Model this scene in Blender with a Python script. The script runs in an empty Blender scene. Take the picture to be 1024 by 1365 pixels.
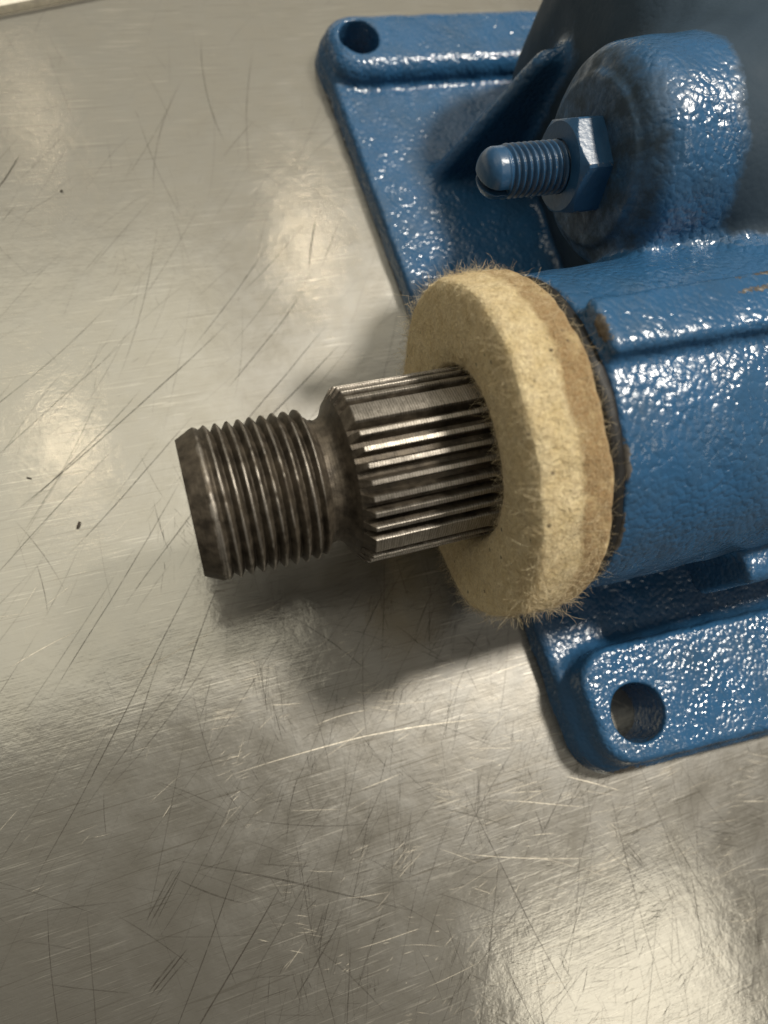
import bpy, math, random
import numpy as np
from mathutils import Matrix, Vector

random.seed(7)
rng = np.random.default_rng(11)
S = 0.001                                   # everything below is written in millimetres
SC = bpy.context.scene
COL = SC.collection

# ------------------------------------------------------------------ camera
cam_d = bpy.data.cameras.new("camera")
cam = bpy.data.objects.new("camera", cam_d)
COL.objects.link(cam)
CAM = Vector((0.279, -32.841, 166.703))
F = 946.0
AX = np.array([3500., -775., F]); DN = np.array([-200., (F*F-3500*200)/775., F])
vx = AX/np.linalg.norm(AX); vz = -DN/np.linalg.norm(DN); vy = np.cross(vz, vx)
RW = np.stack([vx, vy, vz])                 # world = RW @ (right, down, forward)
right, down, fwd = RW[:, 0], RW[:, 1], RW[:, 2]
M = Matrix(((right[0], -down[0], -fwd[0], CAM[0]*S),
            (right[1], -down[1], -fwd[1], CAM[1]*S),
            (right[2], -down[2], -fwd[2], CAM[2]*S),
            (0, 0, 0, 1)))
cam.matrix_world = M
cam_d.sensor_fit = 'VERTICAL'
cam_d.sensor_height = 36.0
cam_d.lens = 36.0*F/1365.0
cam_d.clip_start = 0.005
cam_d.clip_end = 50
cam_d.dof.use_dof = True
cam_d.dof.focus_distance = 0.136
cam_d.dof.aperture_fstop = 13.0
SC.camera = cam

# ------------------------------------------------------------------ light
SC.view_settings.view_transform = 'Standard'
SC.view_settings.look = 'None'
SC.view_settings.exposure = 0.0
SC.view_settings.gamma = 1.0
world = bpy.data.worlds.new("World")
SC.world = world
world.use_nodes = True
wb = world.node_tree.nodes['Background']
wb.inputs[0].default_value = (1.0, 0.93, 0.82, 1)
wb.inputs[1].default_value = 0.15

def area(name, loc, power, size, shape='DISK', size_y=None, col=(1, .84, .62), target=(60, 20, 0)):
    d = bpy.data.lights.new(name, 'AREA')
    d.shape = shape
    d.size = size*S
    if size_y: d.size_y = size_y*S
    d.energy = power
    d.color = col
    o = bpy.data.objects.new(name, d)
    COL.objects.link(o)
    o.location = Vector(loc)*S
    if target is None:
        o.rotation_euler = (0, 0, 0)
    else:
        v = (Vector(target)-Vector(loc))
        o.rotation_euler = v.to_track_quat('-Z', 'Y').to_euler()
    return o

# three small ceiling downlights (their glints sit on the table), two added fill panels standing in for a bright ceiling, one added for the table's bright patch
area('downlight', (985, 330, 1800), 47.0, 240, col=(1, .93, .82))
area('downlight', (520, 1262, 1800), .42, 60)
area('downlight', (-283, 755, 1800), .24, 60)
area('downlight', (-202, 1832, 1800), .14, 50)
area('fill_panel', (-800, 700, 1850), 12.0, 2000, 'RECTANGLE', 1300, (1, .955, .80), None)
area('fill_panel', (500, 2100, 1850), 14.0, 2600, 'RECTANGLE', 2600, (1, .95, .80), None)
area('fill_panel', (830, -1090, 1800), 4.4, 620, 'RECTANGLE', 540, (1, .94, .81), None)

# ------------------------------------------------------------------ mesh helpers
def mesh_np(name, V, Fq, mat=None, parent=None, smooth=True, attrs=None, normals=None):
    """V in mm (n,3), Fq (m,3|4) int"""
    V = np.asarray(V, np.float32)*S
    Fq = np.asarray(Fq, np.int32)
    me = bpy.data.meshes.new(name)
    k = Fq.shape[1]
    me.vertices.add(len(V)); me.vertices.foreach_set('co', V.ravel())
    me.loops.add(Fq.size); me.loops.foreach_set('vertex_index', Fq.ravel())
    me.polygons.add(len(Fq))
    me.polygons.foreach_set('loop_start', np.arange(0, Fq.size, k, dtype=np.int32))
    me.update(calc_edges=True)
    me.validate()
    me.polygons.foreach_set('use_smooth', np.full(len(me.polygons), smooth))
    if attrs:
        for an, av in attrs.items():
            a = me.attributes.new(an, 'FLOAT', 'POINT')
            a.data.foreach_set('value', np.asarray(av, np.float32))
    if normals is not None:
        me.normals_split_custom_set_from_vertices([tuple(n) for n in normals])
    if mat: me.materials.append(mat)
    o = bpy.data.objects.new(name, me)
    COL.objects.link(o)
    if parent: o.parent = parent
    return o

def thing(name, label, cat, loc=(0, 0, 0)):
    o = bpy.data.objects.new(name, None)
    COL.objects.link(o)
    o.location = Vector(loc)*S
    o.empty_display_size = .01
    o['label'] = label; o['category'] = cat
    return o

def hashnoise(P, scale, seed=0):
    """smooth value noise, P (n,3) mm, returns -1..1"""
    Q = np.asarray(P, np.float64)/scale + 57.3*seed + 1000.
    I = np.floor(Q).astype(np.int64); f = Q-I
    f = f*f*(3-2*f)
    def h(a, b, c):
        n = (a*73856093) ^ (b*19349663) ^ (c*83492791)
        n = (n*1103515245 + 12345) & 0x7fffffff
        n = ((n >> 13) ^ n)*60493 & 0x7fffffff
        return n/0x3fffffff - 1.0
    r = 0
    for dx in (0, 1):
        wx = f[:, 0] if dx else 1-f[:, 0]
        for dy in (0, 1):
            wy = f[:, 1] if dy else 1-f[:, 1]
            for dz in (0, 1):
                wz = f[:, 2] if dz else 1-f[:, 2]
                r = r + wx*wy*wz*h(I[:, 0]+dx, I[:, 1]+dy, I[:, 2]+dz)
    return r

def lathe_grid(xs, nth, rfun, y0=0., z0=46.):
    """closed-in-theta grid about a line parallel to X. rfun(x, th) -> r ; ends capped by collapsing radius if wanted"""
    th = np.linspace(0, 2*np.pi, nth, endpoint=False)
    X, T = np.meshgrid(np.asarray(xs, float), th, indexing='ij')
    Rr = rfun(X, T)
    V = np.stack([X, y0+Rr*np.cos(T), z0+Rr*np.sin(T)], -1).reshape(-1, 3)
    n = len(xs)
    i, j = np.meshgrid(np.arange(n-1), np.arange(nth), indexing='ij')
    a = i*nth+j; b = i*nth+(j+1) % nth; c = (i+1)*nth+(j+1) % nth; d = (i+1)*nth+j
    return V, np.stack([a, d, c, b], -1).reshape(-1, 4), X.ravel(), T.ravel(), Rr.ravel()

def prof_grid(prof, nth, y0=0., z0=46., sub=1):
    """revolve a profile [(x, r)...] about a line parallel to X"""
    P = np.array(prof, float)
    if sub > 1:
        t = np.linspace(0, len(P)-1, (len(P)-1)*sub+1)
        P = np.stack([np.interp(t, np.arange(len(P)), P[:, k]) for k in (0, 1)], -1)
    th = np.linspace(0, 2*np.pi, nth, endpoint=False)
    n = len(P)
    X = np.repeat(P[:, 0], nth); Rr = np.repeat(P[:, 1], nth); T = np.tile(th, n)
    V = np.stack([X, y0+Rr*np.cos(T), z0+Rr*np.sin(T)], -1)
    i, j = np.meshgrid(np.arange(n-1), np.arange(nth), indexing='ij')
    a = i*nth+j; b = i*nth+(j+1) % nth; c = (i+1)*nth+(j+1) % nth; d = (i+1)*nth+j
    return V, np.stack([a, d, c, b], -1).reshape(-1, 4), X, T, Rr

def surface_nets(Vv, org, h):
    """naive surface nets on a numpy grid; returns verts (mm), quads"""
    nx, ny, nz = Vv.shape
    ins = Vv < 0
    cnt = np.zeros((nx-1, ny-1, nz-1), np.int8)
    offs = [(a, b, c) for a in (0, 1) for b in (0, 1) for c in (0, 1)]
    for a, b, c in offs:
        cnt += ins[a:nx-1+a, b:ny-1+b, c:nz-1+c]
    act = (cnt > 0) & (cnt < 8)
    ci = np.argwhere(act)
    idx = -np.ones(act.shape, np.int32); idx[act] = np.arange(len(ci), dtype=np.int32)
    cv = {o: Vv[ci[:, 0]+o[0], ci[:, 1]+o[1], ci[:, 2]+o[2]] for o in offs}
    acc = np.zeros((len(ci), 3)); n = np.zeros(len(ci))
    for o in offs:
        for ax in range(3):
            if o[ax]: continue
            p = list(o); p[ax] = 1; p = tuple(p)
            v0, v1 = cv[o], cv[p]
            m = (v0 < 0) != (v1 < 0)
            t = np.where(m, v0/np.where(m, v0-v1, 1), 0)
            q = np.tile(np.array(o, float), (len(ci), 1)); q[:, ax] = t
            acc += q*m[:, None]; n += m
    V = (ci + acc/n[:, None])*h + np.array(org)
    quads = []
    for ax in range(3):
        u, w = (ax+1) % 3, (ax+2) % 3
        sl0 = [slice(1, -1)]*3; sl1 = [slice(1, -1)]*3
        sl0[ax] = slice(0, -1); sl1[ax] = slice(1, None)
        A, B = ins[tuple(sl0)], ins[tuple(sl1)]
        e = np.argwhere(A != B)
        if not len(e): continue
        flip = A[tuple(e.T)]
        base = e.copy(); base[:, u] += 1; base[:, w] += 1
        def cell(du, dw):
            c = base.copy(); c[:, u] -= du; c[:, w] -= dw
            return idx[c[:, 0], c[:, 1], c[:, 2]]
        q = np.stack([cell(1, 1), cell(0, 1), cell(0, 0), cell(1, 0)], -1)
        q[~flip] = q[~flip][:, ::-1]
        quads.append(q)
    return V, np.concatenate(quads)

# ------------------------------------------------------------------ material helpers
class NT:
    def __init__(s, name):
        s.m = bpy.data.materials.new(name); s.m.use_nodes = True
        s.t = s.m.node_tree; s.n = s.t.nodes; s.l = s.t.links
        s.bsdf = s.n['Principled BSDF']; s.out = s.n['Material Output']
        tc = s.n.new('ShaderNodeTexCoord'); s.obj = tc.outputs['Object']
    def node(s, typ, **kw):
        nd = s.n.new(typ)
        for k, v in kw.items():
            if k.startswith('i_'):
                key = k[2:]
                nd.inputs[int(key) if key.isdigit() else key.replace('_', ' ')].default_value = v
            else: setattr(nd, k, v)
        return nd
    def link(s, a, b): s.l.new(a, b)
    def noise(s, scale, detail=2, rough=.5, vec=None, dist=0.):
        nd = s.node('ShaderNodeTexNoise', i_Scale=scale, i_Detail=detail, i_Roughness=rough, i_Distortion=dist)
        s.link(vec or s.obj, nd.inputs['Vector']); return nd.outputs['Fac']
    def ramp(s, fac, stops):
        nd = s.node('ShaderNodeValToRGB'); cr = nd.color_ramp
        while len(cr.elements) < len(stops): cr.elements.new(.5)
        for e, (p, c) in zip(cr.elements, stops):
            e.position = p; e.color = (c, c, c, 1) if not isinstance(c, tuple) else (*c, 1)
        s.link(fac, nd.inputs[0]); return nd.outputs[0]
    def mix(s, fac, a, b):
        nd = s.node('ShaderNodeMix', data_type='RGBA')
        for sock, v in ((nd.inputs[0], fac), (nd.inputs[6], a), (nd.inputs[7], b)):
            if isinstance(v, (int, float)): sock.default_value = v
            elif isinstance(v, tuple): sock.default_value = (*v, 1)
            else: s.link(v, sock)
        return nd.outputs[2]
    def math(s, op, a, b=0.):
        nd = s.node('ShaderNodeMath', operation=op)
        for sock, v in ((nd.inputs[0], a), (nd.inputs[1], b)):
            if isinstance(v, (int, float)): sock.default_value = v
            else: s.link(v, sock)
        return nd.outputs[0]
    def attr(s, name):
        nd = s.node('ShaderNodeAttribute', attribute_name=name); return nd.outputs['Fac']
    def bump(s, h, dist, strength=1., nrm=None):
        nd = s.node('ShaderNodeBump', i_Strength=strength, i_Distance=dist)
        s.link(h, nd.inputs['Height'])
        if nrm: s.link(nrm, nd.inputs['Normal'])
        return nd.outputs[0]
    def set(s, **kw):
        for k, v in kw.items():
            sock = s.bsdf.inputs[k.replace('_', ' ')]
            if hasattr(v, 'links') or isinstance(v, bpy.types.NodeSocket): s.link(v, sock)
            elif isinstance(v, tuple) and len(v) == 3: sock.default_value = (*v, 1)
            else: sock.default_value = v

def mat_paint():
    t = NT('blue_enamel')
    n1 = t.noise(1050, 1.0, .45); n2 = t.noise(420, 1, .5); n3 = t.noise(1700, 1, .5)
    nn = t.node('ShaderNodeTexNoise', i_Scale=520., i_Detail=2.); t.link(t.obj, nn.inputs['Vector'])
    va = t.node('ShaderNodeVectorMath', operation='MULTIPLY_ADD')
    t.link(nn.outputs['Color'], va.inputs[0]); va.inputs[1].default_value = (.0014, .0014, .0014); t.link(t.obj, va.inputs[2])
    vo = t.node('ShaderNodeTexVoronoi', feature='SMOOTH_F1', i_Scale=860.); vo.inputs['Smoothness'].default_value = .45
    t.link(va.outputs[0], vo.inputs['Vector'])
    dome = t.math('MULTIPLY', t.math('MULTIPLY', vo.outputs['Distance'], vo.outputs['Distance']), -1.3)
    hgt = t.math('ADD', dome, t.math('ADD', t.math('MULTIPLY', n1, .55), t.math('ADD', t.math('MULTIPLY', n2, .35), t.math('MULTIPLY', n3, .10))))
    wear = t.attr('wear'); cover_shade = t.attr('cover_shade')
    big = t.noise(60, 3)
    blue = t.mix(big, (.020, .078, .172), (.029, .105, .225))
    metal = t.mix(t.noise(700, 4, .7), (.045, .040, .034), (.19, .175, .155))
    wm = t.ramp(t.math('ADD', wear, t.math('MULTIPLY', t.math('SUBTRACT', t.noise(700, 5, .75), .5), 1.7)), [(.55, 0.), (.62, 1.)])
    shade_m = t.ramp(t.math('ADD', cover_shade, t.math('MULTIPLY', t.math('SUBTRACT', t.noise(240, 5, .7), .5), 1.1)), [(.35, 0.), (.75, .95)])
    blue = t.mix(t.ramp(t.noise(85, 5, .65), [(.42, 0.), (.75, .5)]), blue, (.040, .075, .115))
    c = t.mix(shade_m, blue, (.025, .042, .060))  # shade on cover and boss painted into the colour as dull blue-grey
    c = t.mix(wm, c, metal)
    rough = t.math('ADD', t.ramp(t.noise(70, 4, .6), [(.35, .13), (.75, .36)]), t.math('ADD', t.math('MULTIPLY', shade_m, .5), t.math('MULTIPLY', wm, .22)))
    bs = t.node('ShaderNodeBump', i_Distance=.00021)
    t.link(hgt, bs.inputs['Height']); t.link(t.math('MULTIPLY', t.ramp(t.noise(95, 3), [(.3, .6), (.65, 1.)]), t.math('SUBTRACT', 1., t.math('MULTIPLY', shade_m, .8))), bs.inputs['Strength'])
    t.set(Base_Color=c, Roughness=rough, Metallic=t.math('MULTIPLY', wm, .5), Normal=bs.outputs[0])
    t.link(t.math('SUBTRACT', .10, t.math('MULTIPLY', shade_m, .10)), t.bsdf.inputs['Coat Weight'])
    t.link(t.math('SUBTRACT', .5, t.math('MULTIPLY', shade_m, .27)), t.bsdf.inputs['Specular IOR Level'])
    t.bsdf.inputs['Coat Roughness'].default_value = 0.09
    t.link(bs.outputs[0], t.bsdf.inputs['Coat Normal'])
    return t.m

def mat_hardware():
    t = NT('blue_enamel_on_steel')
    wear = t.attr('wear')
    wm = t.ramp(t.math('ADD', wear, t.math('MULTIPLY', t.math('SUBTRACT', t.noise(1100, 4, .7), .5), .9)), [(.47, 0.), (.55, 1.)])
    c = t.mix(t.noise(300, 3), (.012, .050, .112), (.024, .085, .18))
    c = t.mix(t.math('MULTIPLY', t.attr('grime'), t.ramp(t.noise(700, 4), [(.3, .5), (.6, 1.)])), c, (.010, .014, .018))
    c = t.mix(wm, c, (.42, .34, .24))
    b = t.bump(t.noise(900, 3), .00012, .6)
    t.set(Base_Color=c, Roughness=.33, Metallic=t.math('MULTIPLY', wm, .8), Normal=b)
    return t.m

def mat_shaft():
    t = NT('oily_machined_steel')
    pol = t.attr('polish')
    mp = t.node('ShaderNodeMapping'); mp.inputs['Scale'].default_value = (2600, 260, 260)
    t.link(t.obj, mp.inputs[0])
    wv = t.node('ShaderNodeTexWave', bands_direction='X', i_Scale=690., i_Distortion=3.0, i_Detail=2., i_Detail_Scale=3.)
    t.link(t.obj, wv.inputs['Vector'])
    lines = t.math('ADD', t.math('MULTIPLY', wv.outputs['Fac'], .28), t.math('MULTIPLY', t.noise(1.0, 3, .65, mp.outputs[0]), .72))
    gr = t.noise(420, 5, .65); fine = t.noise(2600, 3, .7)
    p = t.math('ADD', pol, t.math('MULTIPLY', t.math('SUBTRACT', gr, .5), .55))
    pm = t.ramp(p, [(.30, 0.), (.72, 1.)])
    dark = t.mix(t.ramp(gr, [(.35, 0.), (.7, 1.)]), (.036, .029, .021), (.130, .108, .080))
    lite = t.mix(t.ramp(lines, [(.28, 0.), (.66, 1.)]), (.18, .163, .14), (.40, .37, .325))
    c = t.mix(pm, dark, lite)
    rough = t.math('ADD', t.math('MULTIPLY', pm, -.04), t.math('ADD', .50, t.math('MULTIPLY', t.math('SUBTRACT', gr, .5), .3)))
    b = t.bump(lines, .00006, .55)
    b = t.bump(fine, .00006, .5, b)
    b = t.bump(gr, .00018, .5, b)
    t.set(Base_Color=c, Roughness=rough, Metallic=t.math('ADD', .55, t.math('MULTIPLY', pm, .4)), Normal=b)
    return t.m

def mat_felt():
    t = NT('tan_wool_felt')
    stain = t.attr('stain')
    n1 = t.noise(260, 5, .65); n2 = t.noise(1700, 4, .7); n3 = t.noise(90, 3)
    c = t.mix(t.ramp(n1, [(.3, 0.), (.7, 1.)]), (.76, .61, .325), (.96, .84, .56))
    c = t.mix(t.ramp(n2, [(.30, .5), (.58, 0.)]), c, (.36, .25, .115))
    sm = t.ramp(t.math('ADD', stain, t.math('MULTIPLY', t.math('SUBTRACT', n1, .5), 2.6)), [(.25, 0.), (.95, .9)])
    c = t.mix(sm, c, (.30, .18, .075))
    sp = t.node('ShaderNodeTexVoronoi', i_Scale=330.); t.link(t.obj, sp.inputs['Vector'])
    spots = t.math('MULTIPLY', t.ramp(sp.outputs['Distance'], [(.08, 1.), (.15, 0.)]), t.ramp(t.noise(140, 2), [(.47, 0.), (.53, 1.)]))
    c = t.mix(spots, c, (.045, .03, .02))
    b = t.bump(n2, .0010, .9); b = t.bump(n1, .0016, .7, b)
    t.set(Base_Color=c, Roughness=.95, Normal=b)
    t.bsdf.inputs['Specular IOR Level'].default_value = .1
    t.bsdf.inputs['Sheen Weight'].default_value = .35
    t.bsdf.inputs['Sheen Roughness'].default_value = .5
    t.bsdf.inputs['Sheen Tint'].default_value = (1, .85, .6, 1)
    return t.m

def mat_fibre():
    t = NT('wool_fibre')
    t.set(Base_Color=t.mix(t.attr('tone'), (.50, .38, .20), (.88, .76, .52)), Roughness=.7)
    return t.m

def mat_plain(name, col, rough, metal=0., bump=.0):
    t = NT(name)
    n = t.noise(600, 4, .6)
    c = t.mix(n, tuple(x*.6 for x in col), tuple(min(1, x*1.35) for x in col))
    t.set(Base_Color=c, Roughness=rough, Metallic=metal)
    if bump: t.set(Normal=t.bump(n, bump, .7))
    return t.m

def mat_table():
    t = NT('scratched_stainless_steel')
    def streak(ang, sx, sy, det=3, rough=.6):
        mp = t.node('ShaderNodeMapping'); mp.inputs['Rotation'].default_value = (0, 0, math.radians(ang))
        mp.inputs['Scale'].default_value = (sx, sy, 1)
        t.link(t.obj, mp.inputs[0]); return t.noise(1., det, rough, mp.outputs[0])
    s1 = streak(-58, 60, 2600); s2 = streak(12, 90, 3000); s3 = streak(-100, 50, 2200); s4 = streak(30, 130, 3400)
    cloud = t.noise(28, 4, .6); cloud2 = t.noise(110, 4, .65); fine = t.noise(2400, 3, .7)
    m1 = t.ramp(t.noise(36, 2), [(.42, 0.), (.62, 1.)]); m2 = t.ramp(t.noise(31, 2, vec=None, dist=1.), [(.4, 0.), (.6, 1.)])
    hs = t.math('ADD', t.math('ADD', t.math('MULTIPLY', s1, m1), t.math('MULTIPLY', s2, m2)),
                t.math('ADD', t.math('MULTIPLY', s3, .6), t.math('MULTIPLY', s4, .6)))
    b = t.bump(hs, .000035, .5)
    b = t.bump(cloud2, .0006, .17, b)
    b = t.bump(fine, .00001, .3, b)
    c = t.mix(cloud, (.235, .230, .214), (.345, .338, .315))
    c = t.mix(t.ramp(cloud2, [(.3, .28), (.62, 0.)]), c, (.36, .32, .25))
    s5 = streak(-47, 35, 1500, 2, .5); s6 = streak(-75, 70, 1900, 2, .5); s7 = streak(3, 60, 1700, 2, .5)
    def lines(src, lo, hi, k, msk=None):
        v = t.ramp(src, [(lo, k), (hi, 0.)])
        return t.math('MULTIPLY', v, msk) if msk else v
    sepx = t.node('ShaderNodeSeparateXYZ'); t.link(t.obj, sepx.inputs[0])
    low = t.ramp(t.math('ADD', t.math('MULTIPLY', sepx.outputs['Y'], -7.), t.math('ADD', t.math('MULTIPLY', sepx.outputs['X'], 2.), t.math('MULTIPLY', cloud, .5))), [(.1, .55), (.6, 1.)])
    dk = t.math('MAXIMUM', lines(s1, .34, .41, .55, m1), t.math('MAXIMUM', lines(s3, .33, .40, .5, m2), t.math('MAXIMUM', lines(s5, .30, .36, .7), lines(s6, .31, .37, .6, m1))))
    dk = t.math('MULTIPLY', t.math('MAXIMUM', dk, lines(s4, .32, .40, .5)), low)
    c = t.mix(dk, c, (.085, .072, .055))
    br = t.math('MULTIPLY', t.math('MAXIMUM', t.ramp(s2, [(.60, 0.), (.68, .55)]), t.ramp(s7, [(.62, 0.), (.68, .8)])), low)
    c = t.mix(t.math('MULTIPLY', br, m2), c, (.72, .69, .62))
    w1 = t.node('ShaderNodeBsdfGlossy', distribution='BECKMANN')
    t.link(c, w1.inputs['Color']); t.link(b, w1.inputs['Normal']); t.link(t.math('ADD', .32, t.math('MULTIPLY', cloud2, .18)), w1.inputs['Roughness'])
    g = t.node('ShaderNodeBsdfGlossy', distribution='BECKMANN'); t.link(t.math('ADD', .07, t.math('MULTIPLY', cloud, .12)), g.inputs['Roughness'])
    g.inputs['Color'].default_value = (.47, .452, .40, 1); t.link(b, g.inputs['Normal'])
    d = t.node('ShaderNodeBsdfDiffuse'); d.inputs['Color'].default_value = (.23, .218, .185, 1)
    mx = t.node('ShaderNodeMixShader'); mx.inputs[0].default_value = .42
    t.link(w1.outputs[0], mx.inputs[1]); t.link(g.outputs[0], mx.inputs[2])
    mx2 = t.node('ShaderNodeMixShader'); mx2.inputs[0].default_value = .2
    t.link(mx.outputs[0], mx2.inputs[1]); t.link(d.outputs[0], mx2.inputs[2])
    t.link(mx2.outputs[0], t.out.inputs['Surface'])
    return t.m

def mat_scratch():
    t = NT('scratch_groove')
    tone = t.attr('tone'); al = t.attr('fade')
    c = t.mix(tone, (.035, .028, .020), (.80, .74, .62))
    t.set(Base_Color=c, Metallic=t.math('MULTIPLY', tone, .6), Roughness=.5)
    tr = t.node('ShaderNodeBsdfTransparent')
    brk = t.ramp(t.noise(900, 3, .7), [(.3, .35), (.55, 1.)])
    mx = t.node('ShaderNodeMixShader')
    t.link(t.math('MULTIPLY', al, brk), mx.inputs[0]); t.link(tr.outputs[0], mx.inputs[1]); t.link(t.bsdf.outputs[0], mx.inputs[2])
    t.link(mx.outputs[0], t.out.inputs['Surface'])
    return t.m

PAINT = mat_paint(); HARD = mat_hardware(); STEEL = mat_shaft(); FELT = mat_felt(); FIBRE = mat_fibre()
RUBBER = mat_plain('black_rubber', (.006, .0055, .005), .6, 0., .0002)
CRUMB = mat_plain('dark_grit', (.03, .022, .015), .7, 0., .0002)
TABLE = mat_table(); SCRATCH = mat_scratch()

# ------------------------------------------------------------------ the steel table
e = np.array([[-20.5, 156.7], [-0.7, 161.1]])
ed = (e[1]-e[0])/np.linalg.norm(e[1]-e[0]); en = np.array([-ed[1], ed[0]])
prof = [(-620, 0.), (-6, 0.), (-2.2, 0.0)] + [(-2.2+6*math.sin(a), -6+6*math.cos(a)) for a in np.linspace(.12, math.pi/2, 9)] + [(3.8, -40)]
pv, pf = [], []
for i, (o, z) in enumerate(prof):
    for s_ in (-500, 700):
        q = e[0]+ed*s_+en*o
        pv.append((q[0], q[1], z))
for i in range(len(prof)-1):
    pf.append((2*i, 2*i+1, 2*i+3, 2*i+2))
table = mesh_np('tabletop', pv, pf, TABLE)
table['kind'] = 'structure'
q = [e[0]+ed*a_+en*b_ for a_, b_ in ((-500, 4.6), (700, 4.6), (700, 400), (-500, 400))]
ledge = mesh_np('back_ledge', [(p[0], p[1], -1.5) for p in q]+[(p[0], p[1], -30) for p in q], [(0, 1, 2, 3), (4, 5, 1, 0), (5, 6, 2, 1), (7, 4, 0, 3)], mat_plain('pale_board', (.72, .68, .58), .6), None, False)
ledge['kind'] = 'structure'

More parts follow.
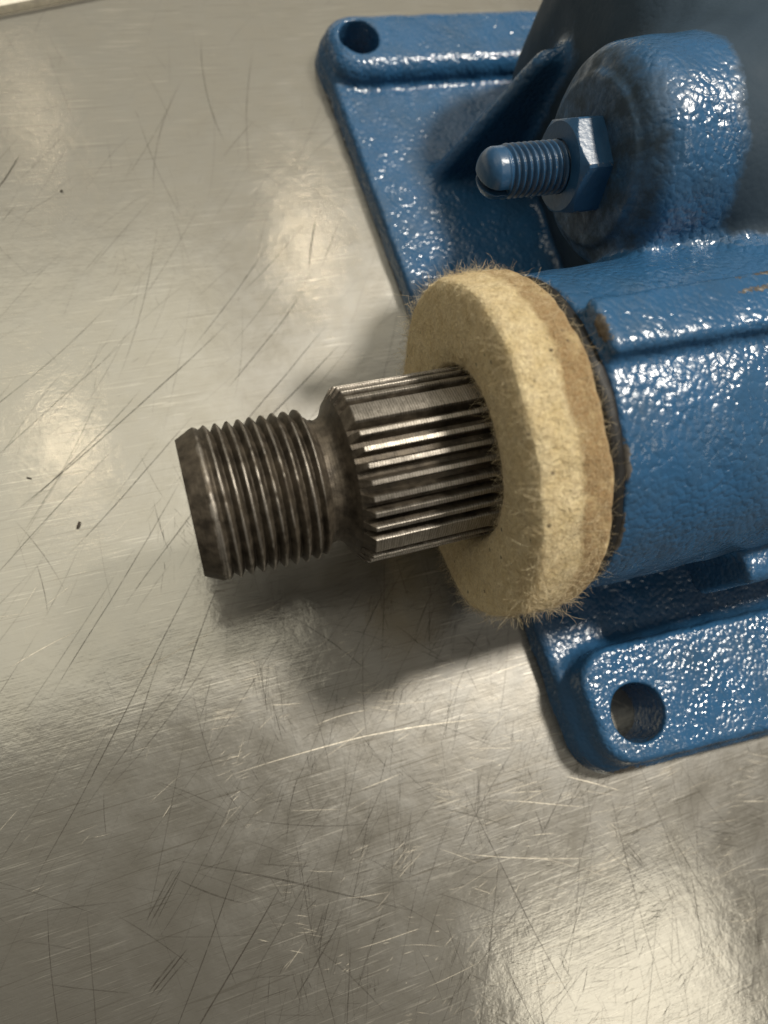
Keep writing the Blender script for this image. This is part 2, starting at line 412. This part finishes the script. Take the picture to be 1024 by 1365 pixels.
def scratches():
    V, Fq, tone, fade = [], [], [], []
    zc = [0]
    def add(p0, ang, L, w, tn, al, bend=0., nseg=8):
        z = .004+.05*rng.random()
        d = math.radians(ang)
        pts = []
        x, y = p0
        for k in range(nseg+1):
            pts.append((x, y, d))
            x += math.cos(d)*L/nseg; y += math.sin(d)*L/nseg
            d += bend/nseg + rng.normal(0, .012)
        b = len(V)
        for k, (x, y, d) in enumerate(pts):
            t = k/nseg
            ww = w*(.35+.65*math.sin(math.pi*min(1, max(0, t)))**.6)*.5
            nx, ny = -math.sin(d), math.cos(d)
            V.append((x+nx*ww, y+ny*ww, z)); V.append((x-nx*ww, y-ny*ww, z))
            a = al*min(1., 5*t, 5*(1-t))*(.7+.6*rng.random())
            fade.extend((a, a)); tone.extend((tn, tn))
        for k in range(nseg):
            Fq.append((b+2*k, b+2*k+1, b+2*k+3, b+2*k+2))
    U = rng.uniform
    def pos(x0=-70, x1=140, y0=-145, y1=165): return (U(x0, x1), U(y0, y1))
    # long fine dark scratches climbing to the right, mainly left and lower-left
    for _ in range(230): add(pos(-70, 70, -140, 110), rng.normal(47, 9), U(6, 50), U(.07, .22), 0., U(.1, .45), U(-.25, .25))
    for _ in range(160): add(pos(0, 140, -145, -30), rng.normal(68, 14), U(6, 45), U(.07, .22), 0., U(.1, .4), U(-.25, .25))
    for _ in range(110): add(pos(-60, 130, -145, 20), rng.normal(95, 16), U(6, 30), U(.06, .2), 0., U(.2, .5), U(-.3, .3))
    for _ in range(60): add(pos(-70, 40, -140, -40), rng.normal(-35, 10), U(8, 34), U(.08, .3), 0., U(.15, .4), U(-.3, .3))
    for _ in range(60): add(pos(-60, 60, 60, 165), rng.normal(80, 30), U(8, 40), U(.08, .22), 0., U(.1, .3), U(-.5, .5))
    # short nicks and tiny ticks everywhere
    for _ in range(330):
        cx_, cy_ = 60-70*rng.random()**1.3*(1 if rng.random() < .5 else -1.2), U(-145, 8)
        an = rng.normal(62, 30) if rng.random() < .75 else rng.normal(-10, 20)
        Lc, sp = U(1.5, 14), U(.4, 4)
        for _k in range(int(U(3, 16))):
            add((cx_+rng.normal(0, sp), cy_+rng.normal(0, sp*1.5)), an+rng.normal(0, 5), Lc*U(.3, 1.1), U(.05, .2), 0., U(.08, .42), U(-.2, .2), 4)
    for _ in range(260): add(pos(-60, 70, 10, 165), U(20, 110), U(1, 8), U(.05, .14), 0., U(.12, .35), U(-.4, .4), 3)
    # bright glinting scratches, flatter, on the lower half
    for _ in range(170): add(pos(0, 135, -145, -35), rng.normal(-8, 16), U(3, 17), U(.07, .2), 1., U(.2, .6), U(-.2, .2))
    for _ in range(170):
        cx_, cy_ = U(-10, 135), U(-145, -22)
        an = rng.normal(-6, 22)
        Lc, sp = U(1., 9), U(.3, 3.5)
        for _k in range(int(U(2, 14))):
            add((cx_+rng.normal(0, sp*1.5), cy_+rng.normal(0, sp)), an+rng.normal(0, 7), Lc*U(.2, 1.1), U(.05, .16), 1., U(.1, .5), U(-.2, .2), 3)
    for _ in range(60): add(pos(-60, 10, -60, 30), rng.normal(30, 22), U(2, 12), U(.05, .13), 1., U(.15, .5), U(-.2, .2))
    # hero scratches read off the photograph
    for p0, ang, L, w, tn, al, bd in (
        ((-2, 13), 36, 62, .30, 0., .8, .12), ((4, 20), 41, 54, .22, 0., .7, .05), ((-40, 18), 33, 74, .24, 0., .7, .12), ((-30, 6), 38, 48, .2, 0., .6, .05), ((-44, 30), 36, 50, .16, 0., .5, .1), ((-20, -8), 44, 40, .2, 0., .6, .0), ((-46, 4), 40, 44, .18, 0., .55, .0), ((8, 52), 44, 40, .22, 0., .5, .1), ((14, 40), 40, 36, .3, 0., .45, .1), ((-38, -24), 50, 60, .2, 0., .55, .0), ((-12, -30), 58, 30, .25, 0., .5, .0), ((24, 66), 38, 30, .2, 0., .45, .1), ((43, 70), 72, 17, .35, 0., .8, .0),
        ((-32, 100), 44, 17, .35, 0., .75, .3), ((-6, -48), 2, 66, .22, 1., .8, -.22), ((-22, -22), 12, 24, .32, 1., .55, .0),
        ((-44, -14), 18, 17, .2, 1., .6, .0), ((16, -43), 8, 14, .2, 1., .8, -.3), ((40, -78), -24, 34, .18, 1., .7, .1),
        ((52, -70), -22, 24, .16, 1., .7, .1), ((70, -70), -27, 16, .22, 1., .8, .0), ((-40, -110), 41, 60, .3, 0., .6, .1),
        ((-48, -60), 49, 80, .2, 0., .55, .0), ((-30, -100), 56, 48, .22, 0., .55, .0), ((-26, -72), 48, 14, .3, 0., .5, .0), ((-26.4, -71), 47, 12, .25, 0., .4, .0), ((-25.2, -72.5), 50, 12, .2, 0., .45, .0),
        ((-28, -84), 34, 11, .3, 0., .6, .0), ((-28.3, -83.4), 36, 9, .35, 0., .5, .0), ((-27.2, -84.6), 33, 10, .25, 0., .5, .0), ((-2, -95), 40, 20, .3, 0., .4, .1), ((26, -130), 62, 58, .3, 0., .35, .0),
        ((78, -128), 88, 60, .25, 0., .3, .05), ((93, -126), 92, 70, .22, 0., .3, .0), ((58, -120), 104, 60, .2, 0., .5, -.1),
        ((-36, 20), 35, 40, .2, 0., .6, .1), ((-44, 42), 30, 44, .18, 0., .5, .15), ((30, 110), 100, 38, .3, 0., .35, -.4),
        ((8, 96), 82, 42, .25, 0., .3, -.5), ((34, 100), 82, 45, .25, 0., .3, -.2), ((-20, -60), -28, 58, .35, 0., .35, .0)):
        add(p0, ang, L, w, tn, al, bd, 14)
    o = mesh_np('scratch_marks', V, Fq, SCRATCH, table, True, {'tone': tone, 'fade': fade})
    o['kind'] = 'stuff'
scratches()

# ------------------------------------------------------------------ the gearbox casting (signed distance field, smooth-blended)
gear = thing('gearbox', 'blue painted cast iron gearbox lying on the steel table with its splined shaft pointing left', 'gearbox', (0, 0, 0))

BY, BZ = 47.0, 62.0                          # axis of the adjuster boss
def smin(a, b, k):
    h = np.clip(.5+.5*(b-a)/k, 0, 1)
    return b*(1-h)+a*h - k*h*(1-h)
def smax(a, b, k): return -smin(-a, -b, k)
def box2(dx, dy, r):                         # rounded intersection of two signed slabs
    return np.minimum(np.maximum(dx, dy), -r*0) if r == 0 else np.sqrt(np.maximum(dx+r, 0)**2+np.maximum(dy+r, 0)**2)+np.minimum(np.maximum(dx+r, dy+r), 0)-r
def prims(x, y, z):
    wob = .08*(np.sin(.61*x+1.3*np.sin(.37*y)+.2*z)+np.sin(.53*y-.41*z+1.1)*np.sin(.47*x+.3*z))
    rho = np.sqrt(y*y+(z-46)**2); th = np.arctan2(z-46, y)
    barrel = box2(rho-(30.3+.012*(x-66)), 64.6-x, 1.0)
    barrel = np.maximum(barrel, x-172)
    # raised rib along the barrel
    c = np.radians(78.5)
    t = ((th-c+np.pi) % (2*np.pi)-np.pi)*31
    rib = box2(box2(np.abs(t)-(5.0+.012*(x-66)), rho-33.9, 1.6), 64.8-x, 1.2)
    rib = np.maximum(np.maximum(rib, 22-rho), x-172)
    # support web beneath the barrel
    web = box2(np.abs(y+1)-24, 72.5-x, 2)
    web = np.maximum(np.maximum(web, z-40), x-172)
    lug = box2(box2(np.abs(y+19)-19, np.abs(z-33)-9.5, 3.), 104-x, 1.5)
    lug = np.maximum(lug, x-172)
    house = smin(barrel, rib, 2.0)
    house = smin(house, lug, 2.)
    house = smin(house, web, 9.)
    # flange: plan outline with drafted side
    dr = .10*np.clip(z, 0, 16)
    left = (69.6-.061*y) - x + dr
    top = y-143.2+dr*1.2
    bot = (-72.8-.075*(x-80)) - y + dr
    plan = box2(left, np.maximum(top, bot), 0.001)
    plan = box2(left, box2(top, bot, .001), 9.0)
    plan = np.maximum(plan, x-172)
    plate = box2(plan, z-6.0-.012*np.maximum(0, x-80), 1.6)
    plate = np.maximum(plate, -z)
    pad_t = box2(box2(plan+.3, 121.0-y, 7), z-12.3, 4.5)
    pl = np.maximum(plan+1.6, -1e3)
    edge = y-(-43.5-.05*(x-80))
    pad_b = box2(box2(pl, edge, 9.0), z-13.6, 1.8)
    pad_t = np.maximum(pad_t, -z); pad_b = np.maximum(pad_b, -z)
    flange = smin(smin(plate, pad_t, 2.), pad_b, 3.5)
    h1 = np.sqrt((x-71.6)**2+(y-132.2)**2)-5.6
    h2 = np.sqrt((x-86.9)**2+(y+59.6)**2)-6.7
    flange = smax(flange, -np.minimum(h1, h2), .8)
    # gusset climbing from the flange to the cover
    g0 = np.array([82., 5.]); g1 = np.array([100.5, 47.5]); gd = g1-g0; gl = np.linalg.norm(gd); gd /= gl
    gn = -gd[1]*(x-g0[0])*-1 - gd[0]*(z-g0[1])       # >0 to the right/below the sloping edge
    gus = box2(np.abs(y-(90.5))-1.7, -gn, 1.8)
    gus = np.maximum(box2(gus, z-45.5, 3.), x-115)
    # adjuster boss and cover body
    rb = np.sqrt((y-BY)**2+(z-BZ)**2)
    boss = box2(rb-(19.8+.05*(x-86)), 86.5-x, 6.5)
    boss = smin(boss, box2(rb-15.0, 85.9-x, .9), 1.2)
    boss = np.maximum(boss, x-140)
    bx, by, bz = np.abs(x-150)-44, np.abs(y-62)-60, np.abs(z-38)-37
    r = 22.
    body = np.sqrt(np.maximum(bx+r, 0)**2+np.maximum(by+r, 0)**2+np.maximum(bz+r, 0)**2)+np.minimum(np.maximum(bx+r, np.maximum(by+r, bz+r)), 0)-r
    body = np.maximum(body, x-172)
    cover = smin(boss, body, 12.)
    return house+wob, flange+wob*.8, gus+wob*.6, cover+wob
def sdf(x, y, z):
    h, fl, g, c = prims(x, y, z)
    d = smin(h, fl, 6.)
    d = smin(d, smin(c, g, 5.), 5.)
    return smin(d, g, 1.4)

def build_casting():
    hh = .75
    x0, x1, y0, y1, z0, z1 = 54., 174., -84., 148., -1.5, 95.
    xs = np.arange(x0, x1, hh, dtype=np.float32); ys = np.arange(y0, y1, hh, dtype=np.float32); zs = np.arange(z0, z1, hh, dtype=np.float32)
    G = np.empty((len(xs), len(ys), len(zs)), np.float32)
    Y, Z = np.meshgrid(ys, zs, indexing='ij')
    for i in range(0, len(xs), 8):
        X = xs[i:i+8][:, None, None]
        G[i:i+8] = sdf(X, Y[None], Z[None])
    V, Q = surface_nets(G, (x0, y0, z0), hh)
    ep = .25
    def grad(V):
        g = np.empty_like(V)
        for k in range(3):
            a = V.copy(); b = V.copy(); a[:, k] += ep; b[:, k] -= ep
            g[:, k] = (sdf(*a.T)-sdf(*b.T))/(2*ep)
        return g
    for _ in range(2):                        # pull the vertices onto the true surface
        g = grad(V); d = sdf(*V.T)
        st = np.clip(d/np.maximum((g*g).sum(1), .2), -.4, .4)
        V = V-g*st[:, None]
    g = grad(V)
    N = g/np.maximum(np.linalg.norm(g, axis=1), 1e-6)[:, None]
    # bare-metal wear and painted-in shade on the cover, as per-vertex masks
    def blob(c, r): return np.clip(1.25-np.linalg.norm((V-np.array(c))/np.array(r), axis=1), 0, 1)
    wear = np.zeros(len(V))
    for c, r in (((65.0, 6, 78.3), (1.2, 3.5, 2.2)), ((102, 11, 77.5), (12, .9, 1.5)), ((65, -14, 72), (1.0, 6, 6)), ((82, -72.5, 7), (9, 1.6, 8)), ((100, -74, 9), (12, 1.2, 3.5)),
                 ((70.5, -66, 3), (4, 6, 5)), ((73.6, -57, 11), (1.6, 4, 4)), ((71.5, -42, 5), (1.2, 3, 3)), ((95, 8, 78), (6, 1.2, 2)),
                 ((65, -24, 64), (.9, 6, 8)), ((124, 12, 78), (12, 1.4, 3))):
        wear = np.maximum(wear, blob(c, r))
    hs, fl, gs, cv = prims(*V.T)
    rb = np.hypot(V[:, 1]-BY, V[:, 2]-BZ)
    cover_shade = np.clip((V[:, 0]-99)/8, 0, 1)*np.clip((1.2-cv)/1.2, 0, 1)*np.clip((np.minimum(hs, np.minimum(fl, gs))-.5)/1.5, 0, 1)
    cover_shade = cover_shade*(1-blob((98, 54, 80), (9, 12, 10)))*(1-blob((94, 27, 73), (9, 6, 6)))
    cover_shade = np.maximum(cover_shade, np.clip((93-V[:, 0])/7, 0, .62)*np.clip((3-cv)/2, 0, 1)*np.clip((np.minimum(hs, np.minimum(fl, gs))-.5)/1.5, 0, 1))
    D = np.stack([hs, fl, gs, cv], 1)
    cls = D[Q].mean(1).argmin(1)
    for k, nm in enumerate(('housing', 'mounting_flange', 'gusset', 'side_cover')):
        q = Q[cls == k]
        u, inv = np.unique(q, return_inverse=True)
        mesh_np(nm, V[u], inv.reshape(-1, 4), PAINT, gear, True, {'wear': wear[u], 'cover_shade': cover_shade[u]}, N[u])
build_casting()

# ------------------------------------------------------------------ adjusting screw with its slotted tip, and the lock nut
def build_screw():
    h = .16
    xs = np.arange(61., 90., h); ys = np.arange(-6., 6., h); zs = np.arange(-6., 6., h)
    X, Y, Z = np.meshgrid(xs, ys, zs, indexing='ij')
    def f(X, Y, Z):
        r = np.hypot(Y, Z); th = np.arctan2(Z, Y)
        p = 1.28
        ph = (X/p - th/(2*np.pi)) % 1.0
        tri = np.abs(ph-.5)*2
        rt = 4.45-.62*np.clip(tri*1.25-.12, 0, 1)
        on = np.clip((X-67.3)/.8, 0, 1)
        rr = rt*on + 4.15*(1-on)
        d = (r-rr)*.75
        cap = (((np.abs(X-67.2)/3.9)**2.5+(r/4.3)**2.5)**.4-1)*3.4      # blunt rounded tip
        d = np.where(X < 67.2, np.maximum(d, cap), d)
        a = np.radians(252.)
        w = np.abs(Y*np.cos(a)+Z*np.sin(a)-1.3)-.62
        slot = np.maximum(w, X-68.2)
        d = np.maximum(d, -slot)
        return np.maximum(d, X-89)
    V, Q = surface_nets(f(X, Y, Z).astype(np.float32), (61., -6., -6.), h)
    rr = np.hypot(V[:, 1], V[:, 2])
    wear = np.clip((rr-4.25)*2.2, 0, .42)*(V[:, 0] > 68)
    V = V*np.array([1, 1.08, 1.08])+np.array([0, BY, BZ])
    mesh_np('adjusting_screw', V, Q, HARD, gear, True, {'wear': wear, 'grime': np.clip((4.3-rr)*1.6, 0, 1)*((V[:, 0] > 68.5) | (rr < 3.2))*.85*np.clip((V[:, 0]-66)/1.5, 0, 1)})
build_screw()

def build_nut():
    xs = np.concatenate([[79.6], np.linspace(79.6, 81.2, 8), np.linspace(81.4, 86.0, 6), [86.8]])
    nth = 180
    off = np.radians(130.)
    def rf(X, T):
        hexr = 8.0/np.cos(((T-off) % (np.pi/3))-np.pi/6)
        ch = 7.75+np.clip(X-79.6, 0, 9)*1.15
        r = np.minimum(hexr, np.maximum(ch, 0))
        return np.minimum(r, 9.05)
    V, Q, X, T, R_ = lathe_grid(xs, nth, rf, BY, BZ)
    V[:nth, 1] = BY+(V[:nth, 1]-BY)*.62; V[:nth, 2] = BZ+(V[:nth, 2]-BZ)*.62
    wear = np.clip((R_-8.2)*.6, 0, .47)
    wear = np.where(X < 81.0, wear*.9, wear*.8)
    o = mesh_np('lock_nut', V, Q, HARD, gear, False, {'wear': wear})
build_nut()

# ------------------------------------------------------------------ output shaft: threaded end, relief neck, splines
shaft = bpy.data.objects.new('output_shaft', None); COL.objects.link(shaft); shaft.parent = gear; shaft.empty_display_size = .01

def build_thread():
    xs = np.arange(0.0, 23.2, .11)
    p = 1.95
    def rf(X, T):
        ph = (X/p - T/(2*np.pi)) % 1.0
        tri = 1-np.abs(ph-.5)*2                              # 1 at crest
        crest = np.clip((tri-.05)/.84, 0, 1)**.85
        depth = 1.30*np.clip((X-3.0)/2.4, 0, 1)*np.clip((22.6-X)/1.5, 0, 1)
        r = 13.35-depth*(1-crest)
        r = np.minimum(r, 11.75+np.clip(X, 0, 9)*.52)        # lead-in chamfer
        run = np.clip((X-20.9)/1.6, 0, 1)
        return r*(1-run)+11.1*run
    V, Q, X, T, R_ = lathe_grid(xs, 288, rf)
    nz = hashnoise(V, 1.1, 3)*.05+hashnoise(V, .45, 5)*.03
    V[:, 1] += nz*np.cos(T); V[:, 2] += nz*np.sin(T)
    pol = np.clip((R_-13.10)*3.6, 0, .85)*np.where(X > 3.2, 1., .4)*np.clip(.65+.9*hashnoise(V, 3.5, 14)+.5*hashnoise(V, .9, 15), .05, 1.1)+.12
    cap = [(0.35, 0.), (0.35, 6.5), (0., 11.0), (0.0, 11.75)]
    V2, Q2, *_ = prof_grid(cap, 288)
    n = len(V)
    mesh_np('threaded_end', np.concatenate([V, V2]), np.concatenate([Q, Q2+n]), STEEL, shaft, True, {'polish': np.concatenate([pol, np.full(len(V2), .25)])})
build_thread()

def build_neck():
    prof = [(21.8, 10.9), (23.0, 10.9), (24.0, 11.0), (24.8, 11.35), (25.4, 11.95), (25.9, 12.8), (26.2, 13.5), (26.42, 14.0)]
    V, Q, X, T, R_ = prof_grid(prof, 160, sub=4)
    nz = hashnoise(V, 2., 8)*.06
    V[:, 1] += nz*np.cos(T); V[:, 2] += nz*np.sin(T)
    mesh_np('relief_neck', V, Q, STEEL, shaft, True, {'polish': np.full(len(V), .2)})
build_neck()

def build_spline():
    nth = 1440
    xs = np.concatenate([[26.40, 26.44], np.linspace(26.46, 28.4, 14), np.linspace(28.8, 57., 40)])
    step = 2*np.pi/36
    def tooth(T):
        u = T/step - .5*0
        base = np.radians(67.)-step/2
        s = ((T-base)/step) % 36                              # tooth centres at integers; wide teeth span 0..1, 9..10, ...
        k = np.round(s)
        d = np.abs(s-k)                                       # 0 at tooth centre
        t = np.clip((.315-d)/.175, 0, 1)
        m = s % 9
        widem = (m >= 0) & (m <= 1)
        return np.where(widem, 1., t)
    def rf(X, T):
        t = tooth(T)
        top = 16.05; root = 14.1
        r = root+(top-root)*t
        ch = 14.0+np.clip(X-26.46, 0, 9)*1.2                # chamfered front
        ch = np.where(X <= 26.44, 13.4, ch)
        return np.minimum(r, ch)
    V, Q, X, T, R_ = lathe_grid(xs, nth, rf)
    t = tooth(T)
    nz = hashnoise(V, .8, 2)*.03
    V[:, 1] += nz*np.cos(T); V[:, 2] += nz*np.sin(T)
    pol = np.where(X > 28.2, t**3*.95, .1+.18*t)
    end = np.clip((X-48.2)/2., 0, 1)
    pol = pol*(1-end*.45)
    mesh_np('spline_section', V, Q, STEEL, shaft, False, {'polish': pol})
build_spline()

# black rubber seal between felt and housing
V, Q, X, T, R_ = prof_grid([(61.0, 16.5), (61.9, 28.3), (62.1, 29.3), (62.6, 30.0), (63.4, 30.3), (64.3, 30.2), (64.9, 29.8), (65.2, 29.2), (66.0, 28.5)], 220, sub=3)
w = hashnoise(V, 3.0, 4)*.22+hashnoise(V, 1.1, 6)*.1
V[:, 1] += w*np.cos(T); V[:, 2] += w*np.sin(T); V[:, 0] += hashnoise(V, 6., 9)*.3
mesh_np('rubber_seal', V, Q, RUBBER, gear)

# ------------------------------------------------------------------ felt washer
washer = thing('felt_washer', 'thick fuzzy tan felt ring fitted over the splined shaft against the blue housing', 'felt washer', (0, 0, 0))
def felt_prof():
    P = [(56, 15.9), (52.5, 16.0), (51.2, 16.3), (50.5, 17.0), (50.15, 18.2), (50.0, 20), (49.95, 22), (49.95, 24), (50.0, 26), (50.0, 30.2)]
    P += [(50.1, 30.7), (50.3, 31.15), (50.75, 31.45), (51.4, 31.6), (52.2, 31.7), (53.2, 31.7), (54, 31.7)]
    P += [(55, 31.75), (56.5, 31.7), (58, 31.75), (60.6, 31.5)]
    P += [(61.5+1.6*math.sin(a), 29.9+1.6*math.cos(a)) for a in np.linspace(.2, math.pi/2, 5)]
    P += [(63.1, 26), (63.1, 16)]
    return P
def felt_deform(V):
    T = np.arctan2(V[:, 2]-46, V[:, 1]); rr = np.hypot(V[:, 1], V[:, 2]-46)
    k = np.clip((rr-17)/14, 0, 1)
    dr = k*(-.7*np.exp(-((T-1.1)/.8)**2)+.35*np.sin(2*T+.4)+.25*np.sin(5*T+1.)+hashnoise(V, 7., 1)*.4+hashnoise(V, 2.6, 2)*.22+hashnoise(V, 1., 3)*.10)
    V = V.copy()
    V[:, 1] += dr*np.cos(T); V[:, 2] += dr*np.sin(T)
    V[:, 0] += k*(.5*np.sin(T+2.2)+.4*np.sin(3*T))+hashnoise(V, 6., 5)*.3+hashnoise(V, 1.6, 6)*.12
    return V
V, Q, X, T, R_ = prof_grid(felt_prof(), 420, sub=4)
FV = felt_deform(V)
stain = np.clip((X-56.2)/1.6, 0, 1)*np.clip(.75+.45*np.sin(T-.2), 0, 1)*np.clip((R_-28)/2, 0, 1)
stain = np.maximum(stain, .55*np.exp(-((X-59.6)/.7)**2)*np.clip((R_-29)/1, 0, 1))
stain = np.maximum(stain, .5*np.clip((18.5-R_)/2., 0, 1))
mesh_np('felt_body', FV, Q, FELT, washer, True, {'stain': stain})

def build_fibres():
    fc = FV[Q].mean(1); e1 = FV[Q[:, 1]]-FV[Q[:, 0]]; e2 = FV[Q[:, 3]]-FV[Q[:, 0]]
    nr = np.cross(e1, e2); ar = np.linalg.norm(nr, axis=1); nr = nr/np.maximum(ar, 1e-9)[:, None]
    out = fc-np.array([0, 0, 46.]); cen = np.stack([np.full(len(fc), 56.), fc[:, 1]*.75, 46+(fc[:, 2]-46)*.75], 1)
    sg = np.sign(((fc-cen)*nr).sum(1)); nr *= np.where(sg == 0, 1, sg)[:, None]
    vis = (fc[:, 0] < 61.5) & (np.hypot(fc[:, 1], fc[:, 2]-46) > 16.2)
    pr = ar*vis; pr /= pr.sum()
    allV, allQ, tone = [], [], []
    base = 0
    def strands(n, lmin, lmax, lift, rad, nseg, extra=None, pw=pr):
        nonlocal base
        i = rng.choice(len(fc), n, p=pw)
        P = fc[i]+rng.normal(0, .06, (n, 3)); N = nr[i]
        tdir = np.cross(N, rng.normal(size=(n, 3))); tdir /= np.linalg.norm(tdir, axis=1)[:, None]
        L = rng.uniform(lmin, lmax, n)**1.0
        lf = np.abs(rng.normal(0, lift, n))
        D = tdir+N*lf[:, None]; D /= np.linalg.norm(D, axis=1)[:, None]
        curl = rng.normal(0, 1.1, (n, 3))
        ring = []
        p = P.copy(); d = D.copy()
        pts = [p.copy()]; dirs = [d.copy()]
        for k in range(nseg):
            d = d+curl/nseg*.9+rng.normal(0, .22, (n, 3)); d /= np.linalg.norm(d, axis=1)[:, None]
            under = ((p-P)*N).sum(1)
            d = d+N*np.clip(.03-under, -.05, .2)[:, None]*.9
            p = p+d*(L/nseg)[:, None]; pts.append(p.copy()); dirs.append(d.copy())
        rv = rad*rng.uniform(.6, 1.3, n)
        for k in range(nseg+1):
            dd = dirs[k]; a = np.cross(dd, N+.01); a /= np.maximum(np.linalg.norm(a, axis=1), 1e-6)[:, None]; b = np.cross(dd, a)
            tp = rv*(1 if k < nseg else .35)
            for m in range(3):
                an = 2*math.pi*m/3
                ring.append(pts[k]+(a*math.cos(an)+b*math.sin(an))*tp[:, None])
        Rr = np.stack(ring, 1)                              # n, (nseg+1)*3, 3
        per = (nseg+1)*3
        q = []
        for k in range(nseg):
            for m in range(3):
                q.append((k*3+m, k*3+(m+1) % 3, (k+1)*3+(m+1) % 3, (k+1)*3+m))
        q = np.array(q)
        allV.append(Rr.reshape(-1, 3)); allQ.append((q[None]+(np.arange(n)*per)[:, None, None]).reshape(-1, 4)+base)
        tone.append(np.repeat(rng.random(n), per)); base += n*per
    strands(42000, .2, .7, .3, .012, 2)                    # short nap
    strands(18000, .8, 4.5, .08, .014, 7)                     # matted surface hairs
    strands(260, 3., 8., .25, .013, 10)                        # loose hairs
    # the teased-out tuft low on the front rim
    w2 = pr*np.exp(-(((fc[:, 0]-50.6)/1.3)**2+((np.hypot(fc[:, 1], fc[:, 2]-46)-30)/2.2)**2+((np.arctan2(fc[:, 2]-46, fc[:, 1])-2.72)/.26)**2)); w2 /= w2.sum()
    strands(380, 1.5, 6., .10, .018, 9, pw=w2)
    o = mesh_np('fibre_fuzz', np.concatenate(allV), np.concatenate(allQ), FIBRE, washer, True, {'tone': np.concatenate(tone)})
    o['kind'] = 'stuff'
build_fibres()

# ------------------------------------------------------------------ crumbs of grit on the table
def crumb(name, label, x, y, sx, sy, ang, seed):
    n, m = 10, 7
    V = []
    for i in range(m):
        ph = math.pi*i/(m-1)
        for j in range(n):
            t = 2*math.pi*j/n
            V.append((math.sin(ph)*math.cos(t), math.sin(ph)*math.sin(t), math.cos(ph)))
    V = np.array(V)
    V *= (1+.3*hashnoise(V, .8, seed))[:, None]
    V = V*np.array([sx, sy, min(sx, sy)*.6])
    a = math.radians(ang); c, s = math.cos(a), math.sin(a)
    V[:, :2] = V[:, :2] @ np.array([[c, s], [-s, c]])
    V[:, 2] -= V[:, 2].min()
    V[:, 2] += .05
    Q = [(i*n+j, i*n+(j+1) % n, (i+1)*n+(j+1) % n, (i+1)*n+j) for i in range(m-1) for j in range(n)]
    o = mesh_np(name, V, Q, CRUMB)
    o.location = Vector((x, y, 0))*S
    o['label'] = label; o['category'] = 'crumb'
    return o
crumb('grit_crumb', 'dark elongated crumb on the steel table left of the threaded shaft end', -24.6, 13.8, 1.0, .38, 62, 1)
crumb('grit_crumb', 'tiny dark speck on the steel table above the elongated crumb', -33, 27, .6, .22, -30, 2)
crumb('grit_crumb', 'tiny round dark speck high on the bare left side of the table', -14, 101, .34, .3, 0, 3)
